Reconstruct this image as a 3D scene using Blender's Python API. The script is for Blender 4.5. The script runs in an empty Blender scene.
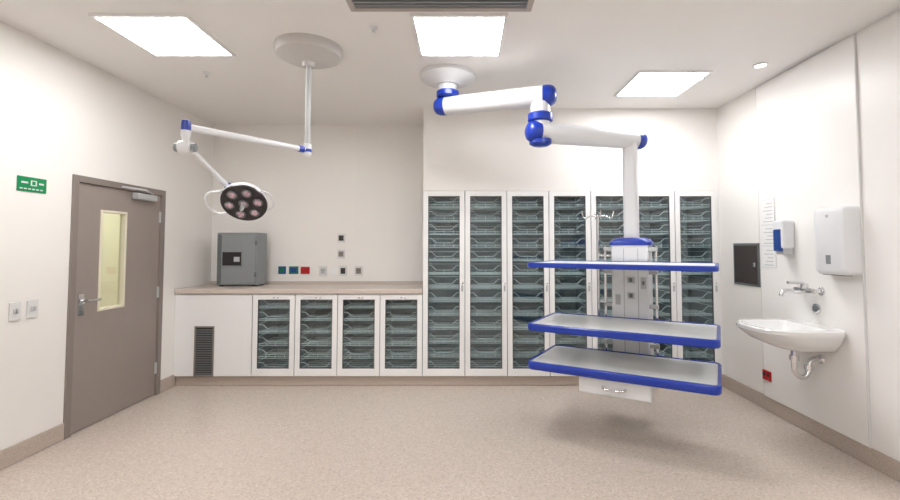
import bpy, bmesh, math
from mathutils import Vector, Matrix

SC = bpy.context.scene
COL = SC.collection
SC.view_settings.view_transform = 'Standard'

# ------------------------------------------------------------ materials
def mat(name, col, rough=0.5, metal=0.0, noise=0.0, nscale=40, bump=0.0, emis=None, estr=0, coat=0.0, spec=0.5):
    m = bpy.data.materials.new(name); m.use_nodes = True
    nt = m.node_tree; b = nt.nodes['Principled BSDF']
    b.inputs['Base Color'].default_value = (*col, 1)
    b.inputs['Roughness'].default_value = rough
    b.inputs['Metallic'].default_value = metal
    b.inputs['Coat Weight'].default_value = coat
    b.inputs['Specular IOR Level'].default_value = spec
    if emis:
        b.inputs['Emission Color'].default_value = (*emis, 1)
        b.inputs['Emission Strength'].default_value = estr
    if noise or bump:
        tc = nt.nodes.new('ShaderNodeTexCoord')
        n = nt.nodes.new('ShaderNodeTexNoise'); n.inputs['Scale'].default_value = nscale
        n.inputs['Detail'].default_value = 3
        nt.links.new(tc.outputs['Object'], n.inputs['Vector'])
        if noise:
            r = nt.nodes.new('ShaderNodeValToRGB')
            r.color_ramp.elements[0].position = 0.3; r.color_ramp.elements[1].position = 0.7
            r.color_ramp.elements[0].color = (*[c*(1-noise) for c in col], 1)
            r.color_ramp.elements[1].color = (*[min(1, c*(1+noise)) for c in col], 1)
            nt.links.new(n.outputs['Fac'], r.inputs['Fac'])
            nt.links.new(r.outputs['Color'], b.inputs['Base Color'])
        if bump:
            bp = nt.nodes.new('ShaderNodeBump'); bp.inputs['Strength'].default_value = bump
            bp.inputs['Distance'].default_value = 0.002
            nt.links.new(n.outputs['Fac'], bp.inputs['Height'])
            nt.links.new(bp.outputs['Normal'], b.inputs['Normal'])
    return m

def floor_mat():
    m = bpy.data.materials.new('speckled_vinyl'); m.use_nodes = True
    nt = m.node_tree; b = nt.nodes['Principled BSDF']
    tc = nt.nodes.new('ShaderNodeTexCoord')
    v = nt.nodes.new('ShaderNodeTexVoronoi'); v.inputs['Scale'].default_value = 110
    n = nt.nodes.new('ShaderNodeTexNoise'); n.inputs['Scale'].default_value = 45; n.inputs['Detail'].default_value = 5
    n.inputs['Roughness'].default_value = 0.8
    nt.links.new(tc.outputs['Object'], v.inputs['Vector']); nt.links.new(tc.outputs['Object'], n.inputs['Vector'])
    sep = nt.nodes.new('ShaderNodeSeparateColor'); nt.links.new(v.outputs['Color'], sep.inputs['Color'])
    r = nt.nodes.new('ShaderNodeValToRGB'); e = r.color_ramp.elements
    e[0].position = 0.0; e[0].color = (0.36, 0.285, 0.235, 1)
    e[1].position = 1.0; e[1].color = (0.78, 0.70, 0.63, 1)
    a = e.new(0.18); a.color = (0.55, 0.465, 0.40, 1)
    a = e.new(0.75); a.color = (0.63, 0.54, 0.47, 1)
    nt.links.new(sep.outputs['Red'], r.inputs['Fac'])
    r2 = nt.nodes.new('ShaderNodeValToRGB')
    r2.color_ramp.elements[0].position = 0.35; r2.color_ramp.elements[0].color = (0.54, 0.455, 0.39, 1)
    r2.color_ramp.elements[1].position = 0.65; r2.color_ramp.elements[1].color = (0.68, 0.59, 0.52, 1)
    nt.links.new(n.outputs['Fac'], r2.inputs['Fac'])
    mx = nt.nodes.new('ShaderNodeMix'); mx.data_type = 'RGBA'; mx.inputs[0].default_value = 0.5
    nt.links.new(r.outputs['Color'], mx.inputs[6]); nt.links.new(r2.outputs['Color'], mx.inputs[7])
    nt.links.new(mx.outputs[2], b.inputs['Base Color'])
    b.inputs['Roughness'].default_value = 0.36
    return m

def glass_mat(name, tint, refl=0.08, rough=0.02):
    m = bpy.data.materials.new(name); m.use_nodes = True
    nt = m.node_tree; nt.nodes.clear()
    o = nt.nodes.new('ShaderNodeOutputMaterial'); mx = nt.nodes.new('ShaderNodeMixShader')
    t = nt.nodes.new('ShaderNodeBsdfTransparent'); t.inputs['Color'].default_value = (*tint, 1)
    g = nt.nodes.new('ShaderNodeBsdfGlossy'); g.inputs['Roughness'].default_value = rough
    mx.inputs[0].default_value = refl
    nt.links.new(t.outputs[0], mx.inputs[1]); nt.links.new(g.outputs[0], mx.inputs[2])
    nt.links.new(mx.outputs[0], o.inputs['Surface'])
    return m

M = dict(
 wall=mat('painted_wall', (0.87, 0.845, 0.81), 0.38, noise=0.006, nscale=3, bump=0.05),
 panel=mat('gloss_wall_sheet', (0.875, 0.855, 0.83), 0.34, noise=0.004, nscale=3, spec=0.35),
 ceil=mat('ceiling_paint', (0.89, 0.87, 0.845), 0.7, noise=0.006, nscale=5),
 floor=floor_mat(),
 skirt=mat('coved_vinyl', (0.50, 0.42, 0.36), 0.45, noise=0.15, nscale=130),
 white=mat('white_laminate', (0.86, 0.855, 0.845), 0.35, noise=0.006, nscale=6),
 gap=mat('dark_gap', (0.12, 0.12, 0.12), 0.8, noise=0.05),
 counter=mat('laminate_worktop', (0.60, 0.52, 0.46), 0.35, noise=0.015, nscale=140),
 inner=mat('cabinet_interior', (0.33, 0.385, 0.40), 0.5, noise=0.05, nscale=8),
 wire=mat('steel_wire', (0.84, 0.88, 0.89), 0.4, metal=0.1, noise=0.03),
 chrome=mat('chrome', (0.75, 0.75, 0.76), 0.15, metal=1.0, noise=0.01),
 taupe=mat('taupe_door', (0.30, 0.255, 0.23), 0.45, noise=0.015, nscale=20),
 taupe2=mat('taupe_frame', (0.24, 0.203, 0.184), 0.45, noise=0.015, nscale=20),
 cream=mat('cream_bead', (0.75, 0.70, 0.56), 0.5, noise=0.01),
 blue=mat('blue_plastic', (0.004, 0.035, 0.36), 0.3, noise=0.03, nscale=10, coat=0.2),
 equip=mat('enamel_white', (0.76, 0.77, 0.785), 0.28, noise=0.006, nscale=8, coat=0.3),
 grey=mat('light_grey_plastic', (0.50, 0.51, 0.51), 0.4, noise=0.01),
 canopy=mat('canopy_grey', (0.60, 0.58, 0.56), 0.5, noise=0.01),
 steelbox=mat('grey_steel', (0.27, 0.29, 0.30), 0.4, metal=0.2, noise=0.02),
 steelbox2=mat('grey_steel_dark', (0.15, 0.165, 0.17), 0.4, metal=0.3, noise=0.02),
 black=mat('black_plastic', (0.02, 0.017, 0.02), 0.3, noise=0.05),
 dark=mat('dark_plate', (0.075, 0.062, 0.058), 0.25, metal=0.3, noise=0.05),
 pod=mat('led_pod', (0.60, 0.42, 0.50), 0.12, metal=0.5, noise=0.1, nscale=60),
 green=mat('green_sign', (0.0, 0.24, 0.08), 0.4, noise=0.01),
 gsock=mat('green_socket', (0.01, 0.18, 0.10), 0.4, noise=0.01),
 red=mat('red_socket', (0.48, 0.008, 0.01), 0.35, noise=0.01),
 bsock=mat('blue_socket', (0.01, 0.06, 0.27), 0.35, noise=0.01),
 ceramic=mat('ceramic', (0.87, 0.87, 0.86), 0.08, noise=0.003, coat=0.5),
 paper=mat('paper', (0.72, 0.72, 0.71), 0.7, noise=0.01),
 ink=mat('ink', (0.30, 0.30, 0.33), 0.7, noise=0.01),
 shelf=mat('shelf_top', (0.80, 0.81, 0.80), 0.3, noise=0.01),
 lgt=mat('light_diffuser', (0.9, 0.9, 0.9), 0.5, noise=0.002, emis=(0.99, 0.99, 1.0), estr=23.5),
 clgt=mat('corridor_diffuser', (0.9, 0.9, 0.9), 0.5, noise=0.002, emis=(1.0, 0.97, 0.9), estr=18),
 dlgt=mat('downlight_lens', (0.9, 0.9, 0.9), 0.5, noise=0.002, emis=(1.0, 0.95, 0.85), estr=5),
 corr=mat('corridor_paint', (0.80, 0.77, 0.64), 0.5, noise=0.01),
 ventc=mat('vent_grey', (0.14, 0.135, 0.13), 0.5, noise=0.03),
 ventf=mat('vent_frame', (0.42, 0.38, 0.35), 0.5, noise=0.02),
 glass=glass_mat('cabinet_glass', (0.84, 0.90, 0.91), 0.06),
 vglass=glass_mat('vision_glass', (0.9, 0.93, 0.88), 0.08),
)

# ------------------------------------------------------------ builders
def group(name, loc=(0, 0, 0), rz=0.0):
    e = bpy.data.objects.new(name, None); e.empty_display_size = 0.1
    e.location = loc; e.rotation_euler = (0, 0, rz); COL.objects.link(e); return e

def finish(me, name, m, parent, smooth=False, bevel=0.0, seg=2):
    ob = bpy.data.objects.new(name, me); COL.objects.link(ob)
    if m is not None: me.materials.append(M[m] if isinstance(m, str) else m)
    if parent is not None: ob.parent = parent
    if smooth:
        for p in me.polygons: p.use_smooth = True
        try:
            me.set_sharp_from_angle(angle=math.radians(38))
        except Exception: pass
    if bevel > 0:
        b = ob.modifiers.new('bev', 'BEVEL'); b.width = bevel; b.segments = seg
        b.limit_method = 'ANGLE'; b.angle_limit = math.radians(40)
    return ob

def boxes(parent, name, lst, m, bevel=0.0):
    vs, fs = [], []
    for (x0, x1, y0, y1, z0, z1) in lst:
        k = len(vs)
        vs += [(x0,y0,z0),(x1,y0,z0),(x1,y1,z0),(x0,y1,z0),(x0,y0,z1),(x1,y0,z1),(x1,y1,z1),(x0,y1,z1)]
        fs += [tuple(k+i for i in f) for f in ((0,3,2,1),(4,5,6,7),(0,1,5,4),(1,2,6,5),(2,3,7,6),(3,0,4,7))]
    me = bpy.data.meshes.new(name); me.from_pydata(vs, [], fs)
    return finish(me, name, m, parent, bevel=bevel)

def box(parent, name, x0, x1, y0, y1, z0, z1, m, bevel=0.0):
    return boxes(parent, name, [(x0, x1, y0, y1, z0, z1)], m, bevel)

def bars(parent, name, segs, r, m, n=6):
    vs, fs = [], []
    for a, b in segs:
        a = Vector(a); b = Vector(b); d = (b-a).normalized()
        u = d.orthogonal().normalized(); w = d.cross(u); k = len(vs)
        for p in (a, b):
            for i in range(n):
                t = 2*math.pi*i/n; vs.append(tuple(p+u*math.cos(t)*r+w*math.sin(t)*r))
        for i in range(n):
            j = (i+1) % n; fs.append((k+i, k+j, k+n+j, k+n+i))
        fs.append(tuple(k+i for i in reversed(range(n)))); fs.append(tuple(k+n+i for i in range(n)))
    me = bpy.data.meshes.new(name); me.from_pydata(vs, [], fs)
    return finish(me, name, m, parent, smooth=False)

def lathe(parent, name, prof, m, org=(0,0,0), axis=(0,0,1), n=48):
    axis = Vector(axis).normalized(); u = axis.orthogonal().normalized(); w = axis.cross(u); o = Vector(org)
    vs, fs = [], []
    for (r, h) in prof:
        for i in range(n):
            t = 2*math.pi*i/n
            vs.append(tuple(o+axis*h+(u*math.cos(t)+w*math.sin(t))*max(r, 1e-5)))
    for k in range(len(prof)-1):
        for i in range(n):
            j = (i+1) % n; fs.append((k*n+i, k*n+j, (k+1)*n+j, (k+1)*n+i))
    fs.append(tuple(reversed(range(n)))); fs.append(tuple((len(prof)-1)*n+i for i in range(n)))
    me = bpy.data.meshes.new(name); me.from_pydata(vs, [], fs)
    bm = bmesh.new(); bm.from_mesh(me); bmesh.ops.recalc_face_normals(bm, faces=bm.faces); bm.to_mesh(me); bm.free()
    return finish(me, name, m, parent, smooth=True)

def tube(parent, name, pts, r, m, cyclic=False):
    cu = bpy.data.curves.new(name, 'CURVE'); cu.dimensions = '3D'; cu.bevel_depth = r; cu.bevel_resolution = 5
    cu.use_fill_caps = True
    s = cu.splines.new('BEZIER'); s.bezier_points.add(len(pts)-1); s.use_cyclic_u = cyclic
    for bp, p in zip(s.bezier_points, pts):
        bp.co = p; bp.handle_left_type = bp.handle_right_type = 'AUTO'
    cu.materials.append(M[m]); ob = bpy.data.objects.new(name, cu); COL.objects.link(ob)
    if parent: ob.parent = parent
    return ob

def loft(parent, name, rings, m, caps=True, closed=False, smooth=True):
    n = len(rings[0]); vs = [tuple(p) for r in rings for p in r]; fs = []
    K = len(rings)
    for k in range(K if closed else K-1):
        a = k*n; b = ((k+1) % K)*n
        for i in range(n):
            j = (i+1) % n; fs.append((a+i, a+j, b+j, b+i))
    if caps and not closed:
        fs.append(tuple(reversed(range(n)))); fs.append(tuple((K-1)*n+i for i in range(n)))
    me = bpy.data.meshes.new(name); me.from_pydata(vs, [], fs)
    bm = bmesh.new(); bm.from_mesh(me); bmesh.ops.recalc_face_normals(bm, faces=bm.faces); bm.to_mesh(me); bm.free()
    return finish(me, name, m, parent, smooth=smooth)

def rrect(cx, cy, hx, hy, r, z, n=6):
    pts = []
    for (sx, sy, a0) in ((1,1,0),(-1,1,90),(-1,-1,180),(1,-1,270)):
        for i in range(n+1):
            a = math.radians(a0+90*i/n)
            pts.append((cx+sx*(hx-r)+r*math.cos(a), cy+sy*(hy-r)+r*math.sin(a), z))
    return pts

# ------------------------------------------------------------ room dims
XL, XR, YB, YC, YR, H = -2.87, 2.55, 5.10, 4.50, -1.6, 2.77
T = 0.1
DY0, DY1, DZ = 3.27, 4.28, 1.905

boxes(None, 'floor', [(XL-T, XR+T, YR-T, YB+T, -0.1, 0)], 'floor')
boxes(None, 'ceiling', [(XL-T, XR+T, YR-T, YB+T, H, H+0.1)], 'ceil')
boxes(None, 'wall_back', [(XL-T, XR+T, YB, YB+T, 0, H)], 'wall')
boxes(None, 'wall_front', [(XL-T, XR+T, YR-T, YR, 0, H)], 'wall')
boxes(None, 'wall_right', [(XR, XR+T, YR, YB, 0, H)], 'wall')
boxes(None, 'wall_left', [(XL-T, XL, YR, DY0, 0, H), (XL-T, XL, DY1, YB, 0, H), (XL-T, XL, DY0, DY1, DZ, H)], 'wall')
boxes(None, 'wall_bulkhead', [(-0.42, XR, YC, YB, 1.935, H)], 'wall')
boxes(None, 'trim_filler', [(2.512, XR, YC, YB, 0.10, 1.935)], 'white')

def skirt(name, segs):
    boxes(None, name, segs, 'skirt', bevel=0.006)
skirt('baseboard_left', [(XL, XL+0.014, YR, DY0, 0, 0.12), (XL, XL+0.014, DY1, YC, 0, 0.12)])
skirt('baseboard_right', [(XR-0.014, XR, YR, YC+0.02, 0, 0.12)])
skirt('baseboard_back', [(XL, XR, YC+0.015, YC+0.05, 0, 0.10)])
skirt('baseboard_front', [(XL, XR, YR, YR+0.014, 0, 0.12)])
boxes(None, 'trim_left', [(XL, XL+0.003, y-0.002, y+0.002, 0.12, H) for y in (2.2, 1.0)], 'ceil')
boxes(None, 'trim_back', [(-1.26, -1.256, YB-0.003, YB, 0.99, H)], 'ceil')
SY0, SY1 = 2.87, 3.86
box(None, 'wall_sheet', XR-0.022, XR, SY0, SY1, 0.12, H-0.02, 'panel', bevel=0.003)
box(None, 'trim_right', XR-0.012, XR, 1.5, SY0-0.006, 0.12, H-0.02, 'panel', bevel=0.003)
boxes(None, 'trim_sheet_edges', [(XR-0.026, XR, SY0-0.006, SY0, 0.12, H-0.012), (XR-0.023, XR, SY1, SY1+0.004, 0.12, H-0.012)], 'paper')

# corridor beyond the door
boxes(None, 'wall_corridor', [(-4.5, -4.4, 2.2, 6.6, 0, H), (-4.4, XL-T, 2.1, 2.2, 0, H), (-4.4, XL-T, 6.5, 6.6, 0, H),
                              (-3.0, XL-T, YB+T, 6.6, 0, H)], 'corr')
boxes(None, 'trim_corridor', [(-4.4, -4.36, 5.25, 5.33, 0, 2.1), (-4.4, -4.36, 6.1, 6.18, 0, 2.1), (-4.4, -4.36, 5.33, 6.1, 2.02, 2.1)], 'taupe')
boxes(None, 'floor_corridor', [(-4.5, XL-T, 2.1, 6.6, -0.1, 0)], 'floor')
boxes(None, 'ceiling_corridor', [(-4.5, XL-T, 2.1, 6.6, H, H+0.1)], 'ceil')
g = group('corridor_ceiling_light'); box(g, 'diffuser', -4.0, -3.45, 4.2, 5.4, H-0.02, H-0.004, 'clgt')

# ------------------------------------------------------------ ceiling lights
def panel_light(cx, cy, s=0.272):
    g = group('ceiling_panel_light', (cx, cy, H))
    box(g, 'diffuser', -s, s, -s, s, -0.012, -0.004, 'lgt')
    w = 0.022
    boxes(g, 'trim', [(-s-w, s+w, -s-w, -s, -0.016, 0), (-s-w, s+w, s, s+w, -0.016, 0),
                      (-s-w, -s, -s, s, -0.016, 0), (s, s+w, -s, s, -0.016, 0)], 'white', bevel=0.003)
panel_light(-1.96, 2.925); panel_light(-0.035, 2.925); panel_light(1.67, 3.80)
panel_light(-1.6, 0.5); panel_light(1.6, 1.0); panel_light(0.0, -0.6)  # unseen extra panels overhead and behind the camera, added to brighten the room

g = group('ceiling_downlight', (2.27, 3.40, H))
lathe(g, 'bezel', [(0.055, 0), (0.055, -0.008), (0.042, -0.010), (0.040, -0.004)], 'white')
lathe(g, 'lens', [(0.038, -0.003), (0.038, -0.007)], 'dlgt')

g = group('ceiling_air_vent', (-0.14, 2.31, H))
boxes(g, 'frame', [(-0.53, 0.53, -0.28, -0.245, -0.014, 0), (-0.53, 0.53, 0.245, 0.28, -0.014, 0),
                   (-0.53, -0.495, -0.25, 0.25, -0.014, 0), (0.495, 0.53, -0.25, 0.25, -0.014, 0)], 'ventf', bevel=0.003)
box(g, 'plenum', -0.5, 0.5, -0.25, 0.25, -0.004, -0.001, 'ventc')
boxes(g, 'louvres', [(-0.495, 0.495, -0.245+i*0.035, -0.230+i*0.035, -0.012, -0.004) for i in range(14)], 'steelbox')

def sprinkler(x, y):
    g = group('fire_sprinkler', (x, y, H))
    lathe(g, 'escutcheon', [(0.030, 0), (0.028, -0.005), (0.013, -0.010), (0.010, -0.022)], 'equip', n=24)
    lathe(g, 'deflector', [(0.004, -0.022), (0.004, -0.032), (0.014, -0.034), (0.014, -0.037)], 'chrome', n=24)
for p in ((-2.07, 3.55), (1.93, 3.60), (-0.58, 2.80), (0.55, 4.0)): sprinkler(*p)

# ------------------------------------------------------------ cabinets
def wire_baskets(parent, w, z0, z1, n):
    segs = []; x0, x1 = 0.022, w-0.022; yf, yb = 0.035, 0.42
    dz = (z1-z0)/n
    for i in range(n):
        zb = z0+i*dz+0.01; zt = zb+dz*0.66; d = dz*0.34
        a, b = x0+0.09, x1-0.09
        segs += [((x0, yf, zt), (a-0.03, yf, zt)), ((a-0.03, yf, zt), (a+0.02, yf, zt-d)), ((a+0.02, yf, zt-d), (b-0.02, yf, zt-d)),
                 ((b-0.02, yf, zt-d), (b+0.03, yf, zt)), ((b+0.03, yf, zt), (x1, yf, zt))]
        for k in range(2):
            z = zb+k*dz*0.15; segs.append(((x0, yf, z), (x1, yf, z)))
        for k in range(5):
            x = x0+(x1-x0)*k/4; segs.append(((x, yf, zb), (x, yf, zb+dz*0.26)))
        for x in (x0, x1): segs += [((x, yf, zb), (x, yf, zt)), ((x, yf, zt), (x, yb, zt)), ((x, yf, zb), (x, yb, zb))]
        segs.append(((x0, yb, zt), (x1, yb, zt)))
        for k in range(1, 6):
            y = yf+(yb-yf)*k/5; segs.append(((x0, y, zb), (x1, y, zb)))
    bars(parent, 'wire_baskets', segs, 0.0042, 'wire', n=4)

def cabinet(name, x, w, z0, z1, nb, src=None):
    g = group(name, (x, YC, z0))
    if src:
        for c in src.children:
            o = c.copy(); COL.objects.link(o); o.parent = g
        return g
    h = z1-z0; D = 0.575
    boxes(g, 'carcass', [(0.001, 0.016, 0, D, 0, h), (w-0.016, w-0.001, 0, D, 0, h), (0.016, w-0.016, 0, D, 0, 0.016),
                         (0.016, w-0.016, 0, D, h-0.016, h)], 'inner')
    box(g, 'back_panel', 0.016, w-0.016, D-0.02, D-0.005, 0.016, h-0.016, 'inner')
    f = 0.052; e = 0.0035; zb = 0.075; zt = h-0.055
    boxes(g, 'door_frame', [(e, f, -0.022, -0.002, e, h-e), (w-f, w-e, -0.022, -0.002, e, h-e),
                            (f, w-f, -0.022, -0.002, e, zb), (f, w-f, -0.022, -0.002, zt, h-e)], 'white', bevel=0.0015)
    boxes(g, 'gasket', [(f, f+0.005, -0.019, -0.004, zb, zt), (w-f-0.005, w-f, -0.019, -0.004, zb, zt),
                        (f, w-f, -0.019, -0.004, zb, zb+0.005), (f, w-f, -0.019, -0.004, zt-0.005, zt)], 'gap')
    box(g, 'glass_pane', f, w-f, -0.012, -0.009, zb, zt, 'glass')
    wire_baskets(g, w, 0.03, h-0.03, nb)
    hz = h*0.47 if h > 1.2 else h-0.035
    hx = w-0.026 if h > 1.2 else w*0.5
    box(g, 'pull', hx-0.009, hx+0.009, -0.034, -0.022, hz-0.03 if h > 1.2 else hz-0.006, hz+0.03 if h > 1.2 else hz+0.006, 'grey', bevel=0.004)
    lathe(g, 'lock', [(0.008, 0), (0.008, 0.008), (0.005, 0.010)], 'chrome', org=(hx+(0.0 if h > 1.2 else 0.04), -0.022, hz+(0.05 if h > 1.2 else 0)), axis=(0, -1, 0), n=16)
    return g

W7 = 2.932/7
src = None
for i in range(7):
    c = cabinet('tall_glass_cabinet', -0.42+i*W7, W7, 0.10, 1.933, 13, src)
    if src is None: src = c
W4 = 1.68/4
src = None
for i in range(4):
    c = cabinet('base_glass_cabinet', -2.10+i*W4, W4, 0.10, 0.905, 6, src)
    if src is None: src = c
g = group('base_service_cupboard', (XL, YC, 0.10))
box(g, 'front_panel', 0.003, 0.765, -0.022, -0.002, 0.0025, 0.80, 'white', bevel=0.0015)
box(g, 'carcass', 0.003, 0.765, 0, 0.57, 0, 0.803, 'white')
boxes(g, 'vent_frame', [(0.205, 0.22, -0.03, -0.022, 0.0, 0.49), (0.385, 0.40, -0.03, -0.022, 0.0, 0.49),
                        (0.22, 0.385, -0.03, -0.022, 0.475, 0.49), (0.22, 0.385, -0.03, -0.022, 0.0, 0.015)], 'taupe2', bevel=0.002)
box(g, 'vent_backing', 0.22, 0.385, -0.024, -0.022, 0.015, 0.475, 'dark')
boxes(g, 'vent_louvres', [(0.22, 0.385, -0.029, -0.024, 0.02+i*0.0225, 0.033+i*0.0225) for i in range(20)], 'steelbox2')
g = group('countertop', (XL+0.004, YC-0.04, 0.908))
box(g, 'worktop', 0, -0.425-XL, 0, YB-YC+0.036, 0, 0.047, 'counter', bevel=0.006)
box(g, 'upstand', 0, -0.425-XL, YB-YC+0.022, YB-YC+0.036, 0.047, 0.077, 'counter', bevel=0.003)

# ------------------------------------------------------------ steel box on counter
g = group('steel_control_cabinet', (-2.61, 4.74, 0.956))
box(g, 'body', 0, 0.43, 0.0, 0.22, 0.012, 0.565, 'steelbox', bevel=0.008)
boxes(g, 'feet', [(0.02, 0.06, 0.02, 0.06, 0, 0.014), (0.37, 0.41, 0.02, 0.06, 0, 0.014), (0.02, 0.06, 0.16, 0.20, 0, 0.014), (0.37, 0.41, 0.16, 0.20, 0, 0.014)], 'black')
box(g, 'door', 0.055, 0.415, -0.016, 0.0, 0.03, 0.545, 'steelbox', bevel=0.005)
box(g, 'side_strip', 0.01, 0.05, -0.006, 0.0, 0.03, 0.545, 'steelbox2', bevel=0.003)
boxes(g, 'recess', [(0.07, 0.27, -0.0175, -0.016, 0.22, 0.36)], 'black')
boxes(g, 'label', [(0.19, 0.25, -0.020, -0.0175, 0.26, 0.31)], 'grey')
boxes(g, 'recess_trim', [(0.06, 0.28, -0.024, -0.016, 0.36, 0.37), (0.06, 0.28, -0.024, -0.016, 0.21, 0.22), (0.06, 0.07, -0.024, -0.016, 0.22, 0.36), (0.27, 0.28, -0.024, -0.016, 0.22, 0.36)], 'steelbox')
boxes(g, 'hinges', [(0.405, 0.42, -0.02, 0, 0.1, 0.15), (0.405, 0.42, -0.02, 0, 0.43, 0.48)], 'steelbox2')

# ------------------------------------------------------------ outlets, back wall
def plate_back(name, px_x, z, w, h, pm, im, holes=True):
    g = group(name, (px_x, YB, z))
    box(g, 'faceplate', -w/2, w/2, -0.012, 0, -h/2, h/2, pm, bevel=0.003)
    if im: box(g, 'insert', -w*0.33, w*0.33, -0.018, -0.012, -h*0.30, h*0.30, im, bevel=0.003)
    if holes: boxes(g, 'slots', [(-w*0.15, -w*0.08, -0.0186, -0.018, 0, h*0.15), (w*0.08, w*0.15, -0.0186, -0.018, 0, h*0.15), (-0.003, 0.003, -0.0186, -0.018, -h*0.18, -h*0.06)], 'black')
plate_back('gas_outlet', -2.063, 1.108, 0.085, 0.085, 'bsock', 'gsock')
plate_back('gas_outlet', -1.933, 1.108, 0.105, 0.085, 'gsock', 'bsock')
plate_back('power_socket', -1.803, 1.105, 0.10, 0.08, 'red', 'red')
plate_back('data_socket', -1.60, 1.10, 0.085, 0.11, 'paper', 'grey')
plate_back('data_socket', -1.465, 1.105, 0.08, 0.11, 'white', None, False)
plate_back('wall_button', -1.40, 1.47, 0.085, 0.10, 'paper', 'black')
plate_back('wall_button', -1.40, 1.29, 0.085, 0.10, 'paper', 'taupe2')
plate_back('data_socket', -1.375, 1.10, 0.08, 0.11, 'paper', 'black')
plate_back('power_socket', -1.20, 1.10, 0.09, 0.11, 'paper', 'taupe2')

# ------------------------------------------------------------ door (left wall)
g = group('door_1')
fw = 0.05
boxes(g, 'frame', [(XL-0.11, XL+0.015, DY0, DY0+fw, 0, DZ), (XL-0.11, XL+0.015, DY1-fw, DY1, 0, DZ), (XL-0.11, XL+0.015, DY0+fw, DY1-fw, DZ-fw, DZ)], 'taupe2', bevel=0.003)
ly0, ly1, lz = DY0+fw+0.004, DY1-fw-0.004, DZ-fw-0.004
vy0, vy1, vz0, vz1 = 3.555, 3.80, 0.885, 1.65
x0, x1 = XL-0.045, XL-0.003
boxes(g, 'leaf', [(x0, x1, ly0, vy0, 0.008, lz), (x0, x1, vy1, ly1, 0.008, lz), (x0, x1, vy0, vy1, 0.008, vz0), (x0, x1, vy0, vy1, vz1, lz)], 'taupe')
b = 0.016
boxes(g, 'vision_bead', [(x0, x1+0.006, vy0-b, vy0+0.004, vz0-b, vz1+b), (x0, x1+0.006, vy1-0.004, vy1+b, vz0-b, vz1+b),
                         (x0, x1+0.006, vy0, vy1, vz0-b, vz0+0.004), (x0, x1+0.006, vy0, vy1, vz1-0.004, vz1+b)], 'cream', bevel=0.002)
box(g, 'vision_pane', XL-0.03, XL-0.024, vy0, vy1, vz0, vz1, 'vglass')
box(g, 'lock_plate', x1, x1+0.006, 3.36, 3.41, 0.86, 1.02, 'chrome', bevel=0.002)
lathe(g, 'lever_rose', [(0.026, 0), (0.026, 0.010), (0.011, 0.012), (0.010, 0.055)], 'chrome', org=(x1+0.004, 3.385, 0.97), axis=(1, 0, 0), n=24)
tube(g, 'lever', [(x1+0.055, 3.38, 0.97), (x1+0.058, 3.42, 0.97), (x1+0.055, 3.50, 0.968), (x1+0.04, 3.515, 0.967)], 0.010, 'chrome')
box(g, 'closer_body', x1, x1+0.05, 3.87, 4.12, lz-0.065, lz-0.01, 'grey', bevel=0.006)
bars(g, 'closer_arm', [((x1+0.045, 4.07, lz-0.005), (x1+0.12, 3.86, lz+0.01)), ((x1+0.12, 3.86, lz+0.01), (XL+0.02, 3.72, lz+0.02))], 0.008, 'grey', n=8)
boxes(g, 'hinges', [(x1-0.002, x1+0.012, ly1-0.012, ly1+0.012, z, z+0.1) for z in (0.2, 0.9, 1.6)], 'grey', bevel=0.002)

def plate_left(name, y, z, w, h):
    g = group(name, (XL, y, z))
    box(g, 'faceplate', 0, 0.010, -w/2, w/2, -h/2, h/2, 'paper', bevel=0.003)
    boxes(g, 'rockers', [(0.010, 0.016, -0.018, -0.003, -0.015, 0.015), (0.010, 0.016, 0.003, 0.018, -0.015, 0.015)], 'grey', bevel=0.002)
plate_left('light_switch', 2.885, 0.965, 0.075, 0.115)
plate_left('light_switch', 3.00, 0.965, 0.075, 0.115)
g = group('exit_sign', (XL, 2.965, 1.785))
box(g, 'board', 0, 0.006, -0.10, 0.10, -0.048, 0.048, 'green', bevel=0.001)
boxes(g, 'lettering', [(0.006, 0.0068, -0.085+i*0.028, -0.066+i*0.028, -0.034, -0.026) for i in range(6)] +
      [(0.006, 0.0068, -0.012, 0.03, -0.008, 0.028), (0.006, 0.0068, -0.075, -0.03, 0.004, 0.016), (0.006, 0.0068, 0.045, 0.08, 0.004, 0.016)], 'paper')
box(g, 'pictogram', 0.0068, 0.0072, -0.003, 0.02, -0.002, 0.022, 'green')

# ------------------------------------------------------------ right wall
XP = XR-0.022
g = group('recessed_wall_panel', (XR, 4.08, 1.215))
box(g, 'frame', -0.012, 0, -0.185, 0.185, -0.19, 0.19, 'steelbox2', bevel=0.003)
box(g, 'plate', -0.016, -0.012, -0.165, 0.165, -0.17, 0.17, 'dark', bevel=0.002)
box(g, 'latch', -0.026, -0.016, -0.15, -0.12, -0.02, 0.02, 'chrome', bevel=0.003)
g = group('hygiene_notice', (XP, 3.75, 1.62))
boxes(g, 'holder', [(-0.004, 0, -0.09, 0.08, -0.42, 0.15)], 'paper')
boxes(g, 'sheets', [(-0.0055, -0.004, -0.085, 0.075, -0.06, 0.145), (-0.0055, -0.004, -0.085, 0.075, -0.235, -0.07), (-0.0055, -0.004, -0.085, 0.075, -0.415, -0.245)], 'white')
boxes(g, 'text_lines', [(-0.0062, -0.0055, -0.065, 0.05-0.02*(i % 3), -0.04+i*0.03, -0.034+i*0.03) for i in range(6)] +
      [(-0.0062, -0.0055, -0.065, 0.05-0.022*(i % 3), -0.22+i*0.03, -0.214+i*0.03) for i in range(5)] +
      [(-0.0062, -0.0055, -0.065, 0.05-0.022*(i % 3), -0.40+i*0.03, -0.394+i*0.03) for i in range(5)], 'grey')

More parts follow.
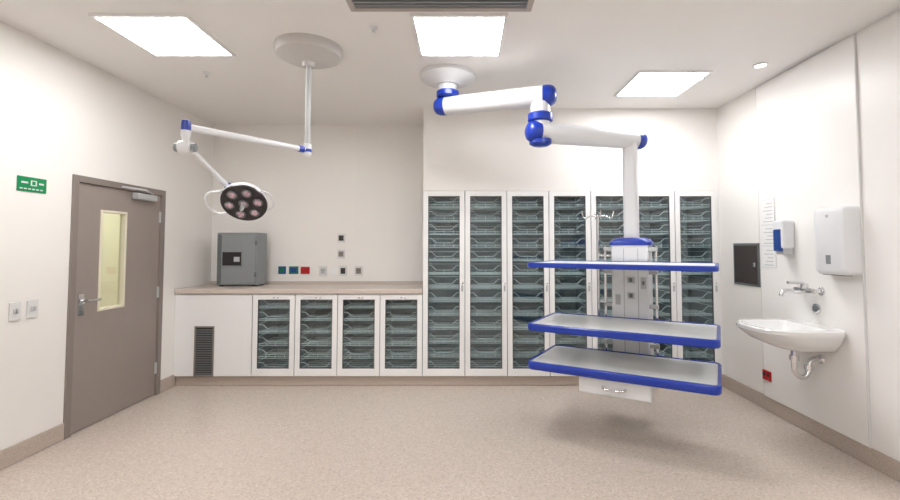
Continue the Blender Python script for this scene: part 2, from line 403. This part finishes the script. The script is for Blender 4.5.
g = group('soap_dispenser', (XP, 3.50, 1.31))
box(g, 'housing', -0.10, 0, -0.055, 0.055, 0.05, 0.27, 'equip', bevel=0.015)
box(g, 'cartridge', -0.085, -0.005, -0.045, 0.045, 0.005, 0.055, 'grey', bevel=0.01)
box(g, 'push_bar', -0.108, -0.08, -0.04, 0.04, 0.03, 0.20, 'bsock', bevel=0.008)
lathe(g, 'nozzle', [(0.008, 0.02), (0.006, -0.015)], 'white', org=(-0.05, 0, 0), n=16)

g = group('paper_towel_dispenser', (XP, 3.0, 1.19))
def rr_yz(xo, hy, z0, z1, r):
    return [(xo, p[0], p[1]) for p in [(q[0], q[1]) for q in rrect(0, (z0+z1)/2, hy, (z1-z0)/2, r, 0)]]
loft(g, 'cover', [rr_yz(0, 0.13, 0, 0.45, 0.03), rr_yz(-0.085, 0.13, 0, 0.45, 0.03), rr_yz(-0.105, 0.12, 0.012, 0.44, 0.03), rr_yz(-0.112, 0.105, 0.03, 0.42, 0.03)], 'equip')
box(g, 'paper_slot', -0.08, -0.03, -0.09, 0.09, -0.004, 0.004, 'black')
box(g, 'level_window', -0.1135, -0.11, -0.02, 0.02, 0.07, 0.13, 'steelbox', bevel=0.001)
lathe(g, 'lock', [(0.01, 0), (0.01, 0.004)], 'grey', org=(-0.112, 0, 0.39), axis=(-1, 0, 0), n=16)

g = group('power_socket', (XP, 3.81, 0.30))
box(g, 'faceplate', -0.012, 0, -0.05, 0.05, -0.04, 0.04, 'red', bevel=0.003)
boxes(g, 'rockers', [(-0.018, -0.012, -0.035, -0.012, -0.005, 0.025), (-0.018, -0.012, 0.012, 0.035, -0.005, 0.025)], 'black', bevel=0.002)

# basin
g = group('wash_basin', (XP, 3.235, 0))
def dshape(xf, xb, hy, z, e=3.2, n=64):
    pts = []; cx = (xf+xb)/2; hx = (xb-xf)/2
    for i in range(n):
        t = 2*math.pi*i/n; c, s = math.cos(t), math.sin(t)
        ex = 2/e if c < 0 else 2/9.0
        pts.append((cx+hx*math.copysign(abs(c)**ex, c), hy*math.copysign(abs(s)**ex, s), z))
    return pts
e = 2.7
loft(g, 'bowl', [dshape(-0.26, 0.0, 0.12, 0.65, e), dshape(-0.34, 0.0, 0.17, 0.67, e), dshape(-0.45, 0.0, 0.22, 0.72, e), dshape(-0.51, 0.0, 0.25, 0.77, e),
                 dshape(-0.53, 0.0, 0.262, 0.79, e), dshape(-0.53, 0.0, 0.262, 0.812, e), dshape(-0.52, -0.004, 0.252, 0.82, e),
                 dshape(-0.49, -0.10, 0.225, 0.818, e), dshape(-0.475, -0.11, 0.212, 0.80, e), dshape(-0.43, -0.13, 0.18, 0.74, e),
                 dshape(-0.36, -0.17, 0.11, 0.705, e), dshape(-0.28, -0.22, 0.03, 0.698, e)], 'ceramic')
lathe(g, 'waste', [(0.028, 0), (0.028, 0.004), (0.018, 0.005)], 'chrome', org=(-0.25, 0, 0.699), n=24)
tube(g, 'trap', [(-0.19, 0, 0.66), (-0.19, 0, 0.55), (-0.18, 0.0, 0.48), (-0.13, 0.0, 0.45), (-0.09, 0, 0.49), (-0.085, 0, 0.54), (-0.06, 0, 0.575), (0, 0, 0.575)], 0.019, 'chrome')
lathe(g, 'trap_nut_top', [(0.03, 0.0), (0.03, 0.035)], 'chrome', org=(-0.19, 0, 0.57), n=12)
lathe(g, 'trap_nut_low', [(0.028, 0.0), (0.028, 0.03)], 'chrome', org=(-0.087, 0, 0.505), n=12)
lathe(g, 'trap_wall_flange', [(0.035, 0.0), (0.03, 0.012)], 'chrome', org=(0, 0, 0.575), axis=(-1, 0, 0), n=24)

g = group('wall_tap', (XP, 3.29, 1.06))
boxes(g, 'bridge', [(-0.075, -0.04, -0.10, 0.10, -0.018, 0.018)], 'chrome', bevel=0.014)
for i, y in enumerate((-0.085, 0.085)):
    lathe(g, 'inlet_%d' % (i+1), [(0.03, 0), (0.03, 0.008), (0.015, 0.012), (0.015, 0.05)], 'chrome', org=(0, y, 0), axis=(-1, 0, 0), n=24)
tube(g, 'spout', [(-0.06, 0, -0.01), (-0.12, 0, -0.015), (-0.20, 0, -0.005), (-0.225, 0, -0.02), (-0.23, 0, -0.045)], 0.014, 'chrome')
lathe(g, 'cartridge', [(0.025, 0), (0.025, 0.03), (0.014, 0.036)], 'chrome', org=(-0.058, 0, 0.012), n=24)
tube(g, 'lever', [(-0.058, 0, 0.045), (-0.10, 0, 0.052), (-0.18, 0, 0.055)], 0.009, 'chrome')
lathe(g, 'sensor_ring', [(0.036, 0), (0.036, 0.012), (0.02, 0.016)], 'chrome', org=(0, -0.04, -0.13), axis=(-1, 0, 0), n=24)
lathe(g, 'sensor_eye', [(0.022, 0.012), (0.020, 0.019)], 'steelbox2', org=(0, -0.04, -0.13), axis=(-1, 0, 0), n=24)

# ------------------------------------------------------------ surgical light
g = group('surgical_light')
c = (-1.095, 3.10)
lathe(g, 'canopy', [(0.225, H), (0.225, H-0.04), (0.215, H-0.065), (0.18, H-0.082), (0.07, H-0.105), (0.045, H-0.11), (0.04, H-0.14)], 'canopy', org=(*c, 0), n=64)
lathe(g, 'drop_tube', [(0.019, H-0.12), (0.019, 2.02)], 'grey', org=(*c, 0), n=24)
lathe(g, 'tube_joint', [(0.02, 2.09), (0.028, 2.085), (0.028, 2.01), (0.02, 2.0)], 'equip', org=(*c, 0), n=24)
lathe(g, 'tube_joint_ring', [(0.03, 2.05), (0.03, 2.03)], 'blue', org=(*c, 0), n=24)
A = Vector((*c, 2.045)); B = Vector((-1.56, 2.49, 2.045))
d = (B-A).normalized(); L = (B-A).length
lathe(g, 'swing_arm', [(0.018, 0.02), (0.020, 0.10), (0.020, L-0.1), (0.018, L-0.02)], 'equip', org=A, axis=d, n=24)
lathe(g, 'arm_sleeve', [(0.022, 0.03), (0.022, 0.07)], 'blue', org=A, axis=d, n=24)
hb = (B.x, B.y)
lathe(g, 'hub_cap', [(0.010, 2.085), (0.022, 2.08), (0.025, 2.06), (0.025, 2.025)], 'blue', org=(*hb, 0), n=32)
lathe(g, 'hub', [(0.025, 2.025), (0.025, 1.99), (0.02, 1.98), (0.02, 1.96)], 'equip', org=(*hb, 0), n=32)
lathe(g, 'spring_hub', [(0.028, -0.035), (0.036, -0.03), (0.036, 0.03), (0.028, 0.035)], 'equip', org=(hb[0], hb[1], 1.93), axis=(1, 0.1, 0), n=32)
lathe(g, 'spring_hub_stub', [(0.024, -0.055), (0.024, 0.055)], 'steelbox', org=(hb[0], hb[1], 1.93), axis=(1, 0.1, 0), n=24)
C = Vector((hb[0]+0.01, hb[1]+0.02, 1.925)); Dp = Vector((-1.565, 2.95, 1.775))
d = (Dp-C).normalized(); L = (Dp-C).length
lathe(g, 'spring_arm', [(0.015, 0.0), (0.018, 0.03), (0.018, L-0.05), (0.013, L)], 'equip', org=C, axis=d, n=24)
hc = Vector((-1.425, 2.90, 1.665)); nrm = Vector((0.12, -0.74, -0.66)).normalized()
lathe(g, 'yoke_joint', [(0.018, -0.02), (0.018, 0.02)], 'blue', org=Dp, axis=(0, 0, 1), n=24)
R = 0.145
lathe(g, 'head_shell', [(0.03, -0.085), (0.07, -0.08), (0.115, -0.055), (R-0.005, -0.015), (R-0.001, 0.003), (R-0.004, 0.010)], 'equip', org=hc, axis=nrm, n=64)
lathe(g, 'head_face', [(R-0.004, 0.009), (R-0.006, 0.020), (0.02, 0.022)], 'black', org=hc, axis=nrm, n=64)
u = nrm.orthogonal().normalized(); w = nrm.cross(u)
for i in range(7):
    o = hc.copy() if i == 0 else hc+(u*math.cos(i*math.pi/3+0.2)+w*math.sin(i*math.pi/3+0.2))*0.089
    lathe(g, 'led_pod_%d' % (i+1), [(0.031, 0.020), (0.031, 0.027), (0.028, 0.029)], 'steelbox2', org=o, axis=nrm, n=32)
    lathe(g, 'led_lens_%d' % (i+1), [(0.021, 0.029), (0.016, 0.034), (0.005, 0.036)], 'pod', org=o, axis=nrm, n=32)
lathe(g, 'sterile_handle', [(0.012, 0.03), (0.012, 0.08), (0.008, 0.09)], 'grey', org=hc, axis=nrm, n=20)
tube(g, 'yoke', [Dp, Dp+Vector((0.0, 0.01, -0.03)), hc-nrm*0.11+Vector((-0.03, 0, 0.0)), hc-nrm*0.08], 0.011, 'equip')
side = Vector((-1, 0, 0)); side = (side-nrm*side.dot(nrm)).normalized(); up = nrm.cross(side)
if up.z < 0: up = -up
pts = [hc+side*R*0.8+up*0.09, hc+side*(R+0.055)+up*0.08, hc+side*(R+0.085)+up*0.0, hc+side*(R+0.055)-up*0.07, hc+side*R*0.85-up*0.08]
tube(g, 'grab_handle', pts, 0.008, 'equip')
side2 = -side
pts = [hc+side2*R*0.85+up*0.08, hc+side2*(R+0.02)+up*0.05, hc+side2*(R+0.03)+up*0.0, hc+side2*(R+0.02)-up*0.05, hc+side2*R*0.85-up*0.08]
tube(g, 'grab_handle_far', pts, 0.006, 'equip')

# ------------------------------------------------------------ equipment pendant
g = group('equipment_pendant')
P0 = (-0.14, 3.60); P1 = (0.57, 3.37); P2 = (1.34, 3.62)
lathe(g, 'ceiling_flange', [(0.225, H), (0.225, H-0.03), (0.20, H-0.05), (0.12, H-0.07), (0.10, H-0.09)], 'equip', org=(*P0, 0), n=64)
lathe(g, 'ceiling_stub', [(0.075, H-0.06), (0.075, 2.60)], 'equip', org=(*P0, 0), n=48)
lathe(g, 'ceiling_joint_ring', [(0.08, 2.635), (0.092, 2.625), (0.092, 2.59), (0.08, 2.58)], 'blue', org=(*P0, 0), n=48)
def arm(nm, a, b, z, ra, rb, ext_a=0.10, ext_b=0.10):
    a3 = Vector((*a, z)); b3 = Vector((*b, z)); d = (b3-a3).normalized(); L = (b3-a3).length
    s = -ext_a; e_ = L+ext_b
    def cap(h0, r, sg):
        return [(r*1.03, h0), (r*1.03, h0+sg*0.03), (r*0.97, h0+sg*0.055), (r*0.82, h0+sg*0.078), (r*0.55, h0+sg*0.092), (r*0.2, h0+sg*0.097)]
    lathe(g, nm+'_housing', [(ra, s+0.07), (rb, e_-0.07)], 'equip', org=a3, axis=d, n=48)
    lathe(g, nm+'_end_cap_a', cap(s+0.072, ra, -1), 'blue', org=a3, axis=d, n=48)
    lathe(g, nm+'_end_cap_b', cap(e_-0.072, rb, 1), 'blue', org=a3, axis=d, n=48)
arm('upper_arm', P0, P1, 2.515, 0.072, 0.080, 0.09, 0.10)
arm('lower_arm', P1, P2, 2.240, 0.082, 0.072, 0.09, 0.12)
lathe(g, 'elbow_post', [(0.074, 2.46), (0.074, 2.20)], 'equip', org=(*P1, 0), n=48)
lathe(g, 'elbow_ring', [(0.080, 2.385), (0.094, 2.375), (0.094, 2.325), (0.080, 2.315)], 'blue', org=(*P1, 0), n=48)
lathe(g, 'elbow_bottom_cap', [(0.083, 2.18), (0.083, 2.15), (0.06, 2.135), (0.02, 2.13)], 'blue', org=(*P1, 0), n=48)
RZ = math.atan2(-0.6, 1.06)
O = Vector((*P2, 0))
def sub(ob):
    ob.location = O; ob.rotation_euler = (0, 0, RZ); return ob
sub(loft(g, 'drop_column', [rrect(0, 0, 0.056, 0.056, 0.03, 2.21), rrect(0, 0, 0.056, 0.056, 0.03, 1.42)], 'equip'))
sub(loft(g, 'column_collar', [rrect(0, 0, 0.10, 0.09, 0.06, 1.445), rrect(0, 0, 0.14, 0.11, 0.06, 1.432), rrect(0, 0, 0.155, 0.12, 0.04, 1.41), rrect(0, 0, 0.155, 0.12, 0.04, 1.385)], 'blue'))
sub(loft(g, 'service_head', [rrect(0, 0, 0.14, 0.11, 0.02, 1.39), rrect(0, 0, 0.14, 0.11, 0.02, 0.46)], 'equip'))
sub(loft(g, 'service_head_base', [rrect(0, 0, 0.15, 0.115, 0.02, 0.46), rrect(0, 0, 0.15, 0.115, 0.02, 0.43), rrect(0, 0, 0.14, 0.10, 0.02, 0.42)], 'blue'))
sub(boxes(g, 'face_seams', [(-0.045, -0.042, -0.1115, -0.11, 0.5, 1.36), (0.06, 0.063, -0.1115, -0.11, 0.5, 1.36)], 'steelbox'))
sub(boxes(g, 'outlet_plates', [(-0.02, 0.035, -0.116, -0.11, 1.09-k*0.12, 1.14-k*0.12) for k in range(2)] + [(0.08, 0.12, -0.116, -0.11, 1.05, 1.14), (-0.11, -0.07, -0.116, -0.11, 0.92, 1.0)], 'grey', bevel=0.003))
sub(boxes(g, 'outlet_inserts', [(-0.005, 0.02, -0.119, -0.116, 1.10-k*0.12, 1.13-k*0.12) for k in range(2)] + [(0.092, 0.108, -0.119, -0.116, 1.08, 1.11)], 'steelbox2'))
sub(bars(g, 'mounting_rails', [((sx*0.19, -0.09, 0.46), (sx*0.19, -0.09, 1.38)) for sx in (-1, 1)], 0.010, 'chrome', n=12))
sub(boxes(g, 'rail_brackets', [(-0.2, 0.2, -0.10, -0.06, z, z+0.03) for z in (0.60, 0.90, 1.16, 1.34)], 'grey', bevel=0.003))
cy = -0.12-0.32
def shelf(nm, z, th):
    hx, hy = 0.609, 0.32
    sub(loft(g, nm+'_tray', [rrect(0, cy, hx-0.02, hy-0.02, 0.03, z-th*0.42), rrect(0, cy, hx-0.02, hy-0.02, 0.03, z+th*0.40)], 'shelf'))
    sub(loft(g, nm+'_bumper', [rrect(0, cy, hx-0.006, hy-0.006, 0.045, z-th*0.5), rrect(0, cy, hx, hy, 0.05, z-th*0.35), rrect(0, cy, hx, hy, 0.05, z+th*0.35),
                               rrect(0, cy, hx-0.006, hy-0.006, 0.045, z+th*0.5), rrect(0, cy, hx-0.022, hy-0.022, 0.03, z+th*0.5), rrect(0, cy, hx-0.022, hy-0.022, 0.03, z-th*0.5)], 'blue', closed=True))
    sub(boxes(g, nm+'_brackets', [(sx*0.19-0.015, sx*0.19+0.015, -0.40, -0.08, z-th*0.5-0.02, z-th*0.42) for sx in (-1, 1)], 'grey'))
shelf('top_shelf', 1.243, 0.034)
shelf('middle_shelf', 0.800, 0.050)
shelf('bottom_shelf', 0.530, 0.056)
fy = cy-0.32
sub(box(g, 'drawer_case', -0.25, 0.22, fy+0.07, -0.2, 0.38, 0.50, 'equip', bevel=0.006))
sub(box(g, 'drawer_front', -0.245, 0.215, fy+0.052, fy+0.07, 0.387, 0.492, 'equip', bevel=0.006))
t = tube(g, 'drawer_handle', [(-0.08, fy+0.052, 0.445), (-0.075, fy+0.025, 0.44), (0.0, fy+0.015, 0.436), (0.055, fy+0.025, 0.44), (0.06, fy+0.052, 0.445)], 0.008, 'chrome'); sub(t)
sub(bars(g, 'infusion_pole', [((-0.27, 0.02, 0.80), (-0.27, 0.02, 1.64)), ((-0.15, 0.02, 0.92), (-0.27, 0.02, 0.92)), ((-0.15, 0.02, 1.3), (-0.27, 0.02, 1.3))], 0.009, 'chrome', n=12))
for i in range(4):
    a = i*math.pi/2+0.4; dx, dy = math.cos(a), math.sin(a)
    sub(tube(g, 'hook_%d' % (i+1), [(-0.27, 0.02, 1.63), (-0.27+dx*0.06, 0.02+dy*0.06, 1.63), (-0.27+dx*0.11, 0.02+dy*0.11, 1.615), (-0.27+dx*0.125, 0.02+dy*0.125, 1.645), (-0.27+dx*0.13, 0.02+dy*0.13, 1.67)], 0.005, 'chrome'))

# ------------------------------------------------------------ world + camera
w = bpy.data.worlds.new('world'); SC.world = w; w.use_nodes = True
w.node_tree.nodes['Background'].inputs[0].default_value = (0.9, 0.9, 0.9, 1)
w.node_tree.nodes['Background'].inputs[1].default_value = 0.2
cam = bpy.data.cameras.new('camera'); co = bpy.data.objects.new('camera', cam); COL.objects.link(co)
cam.sensor_width = 36; cam.lens = 18.0
TILT = 2.5
co.location = (0, 0, 1.38); co.rotation_euler = (math.radians(90+TILT), 0, 0)
cam.shift_x = -15/900
cam.shift_y = -(4+450*math.tan(math.radians(TILT)))/900
cam.clip_start = 0.05
SC.camera = co
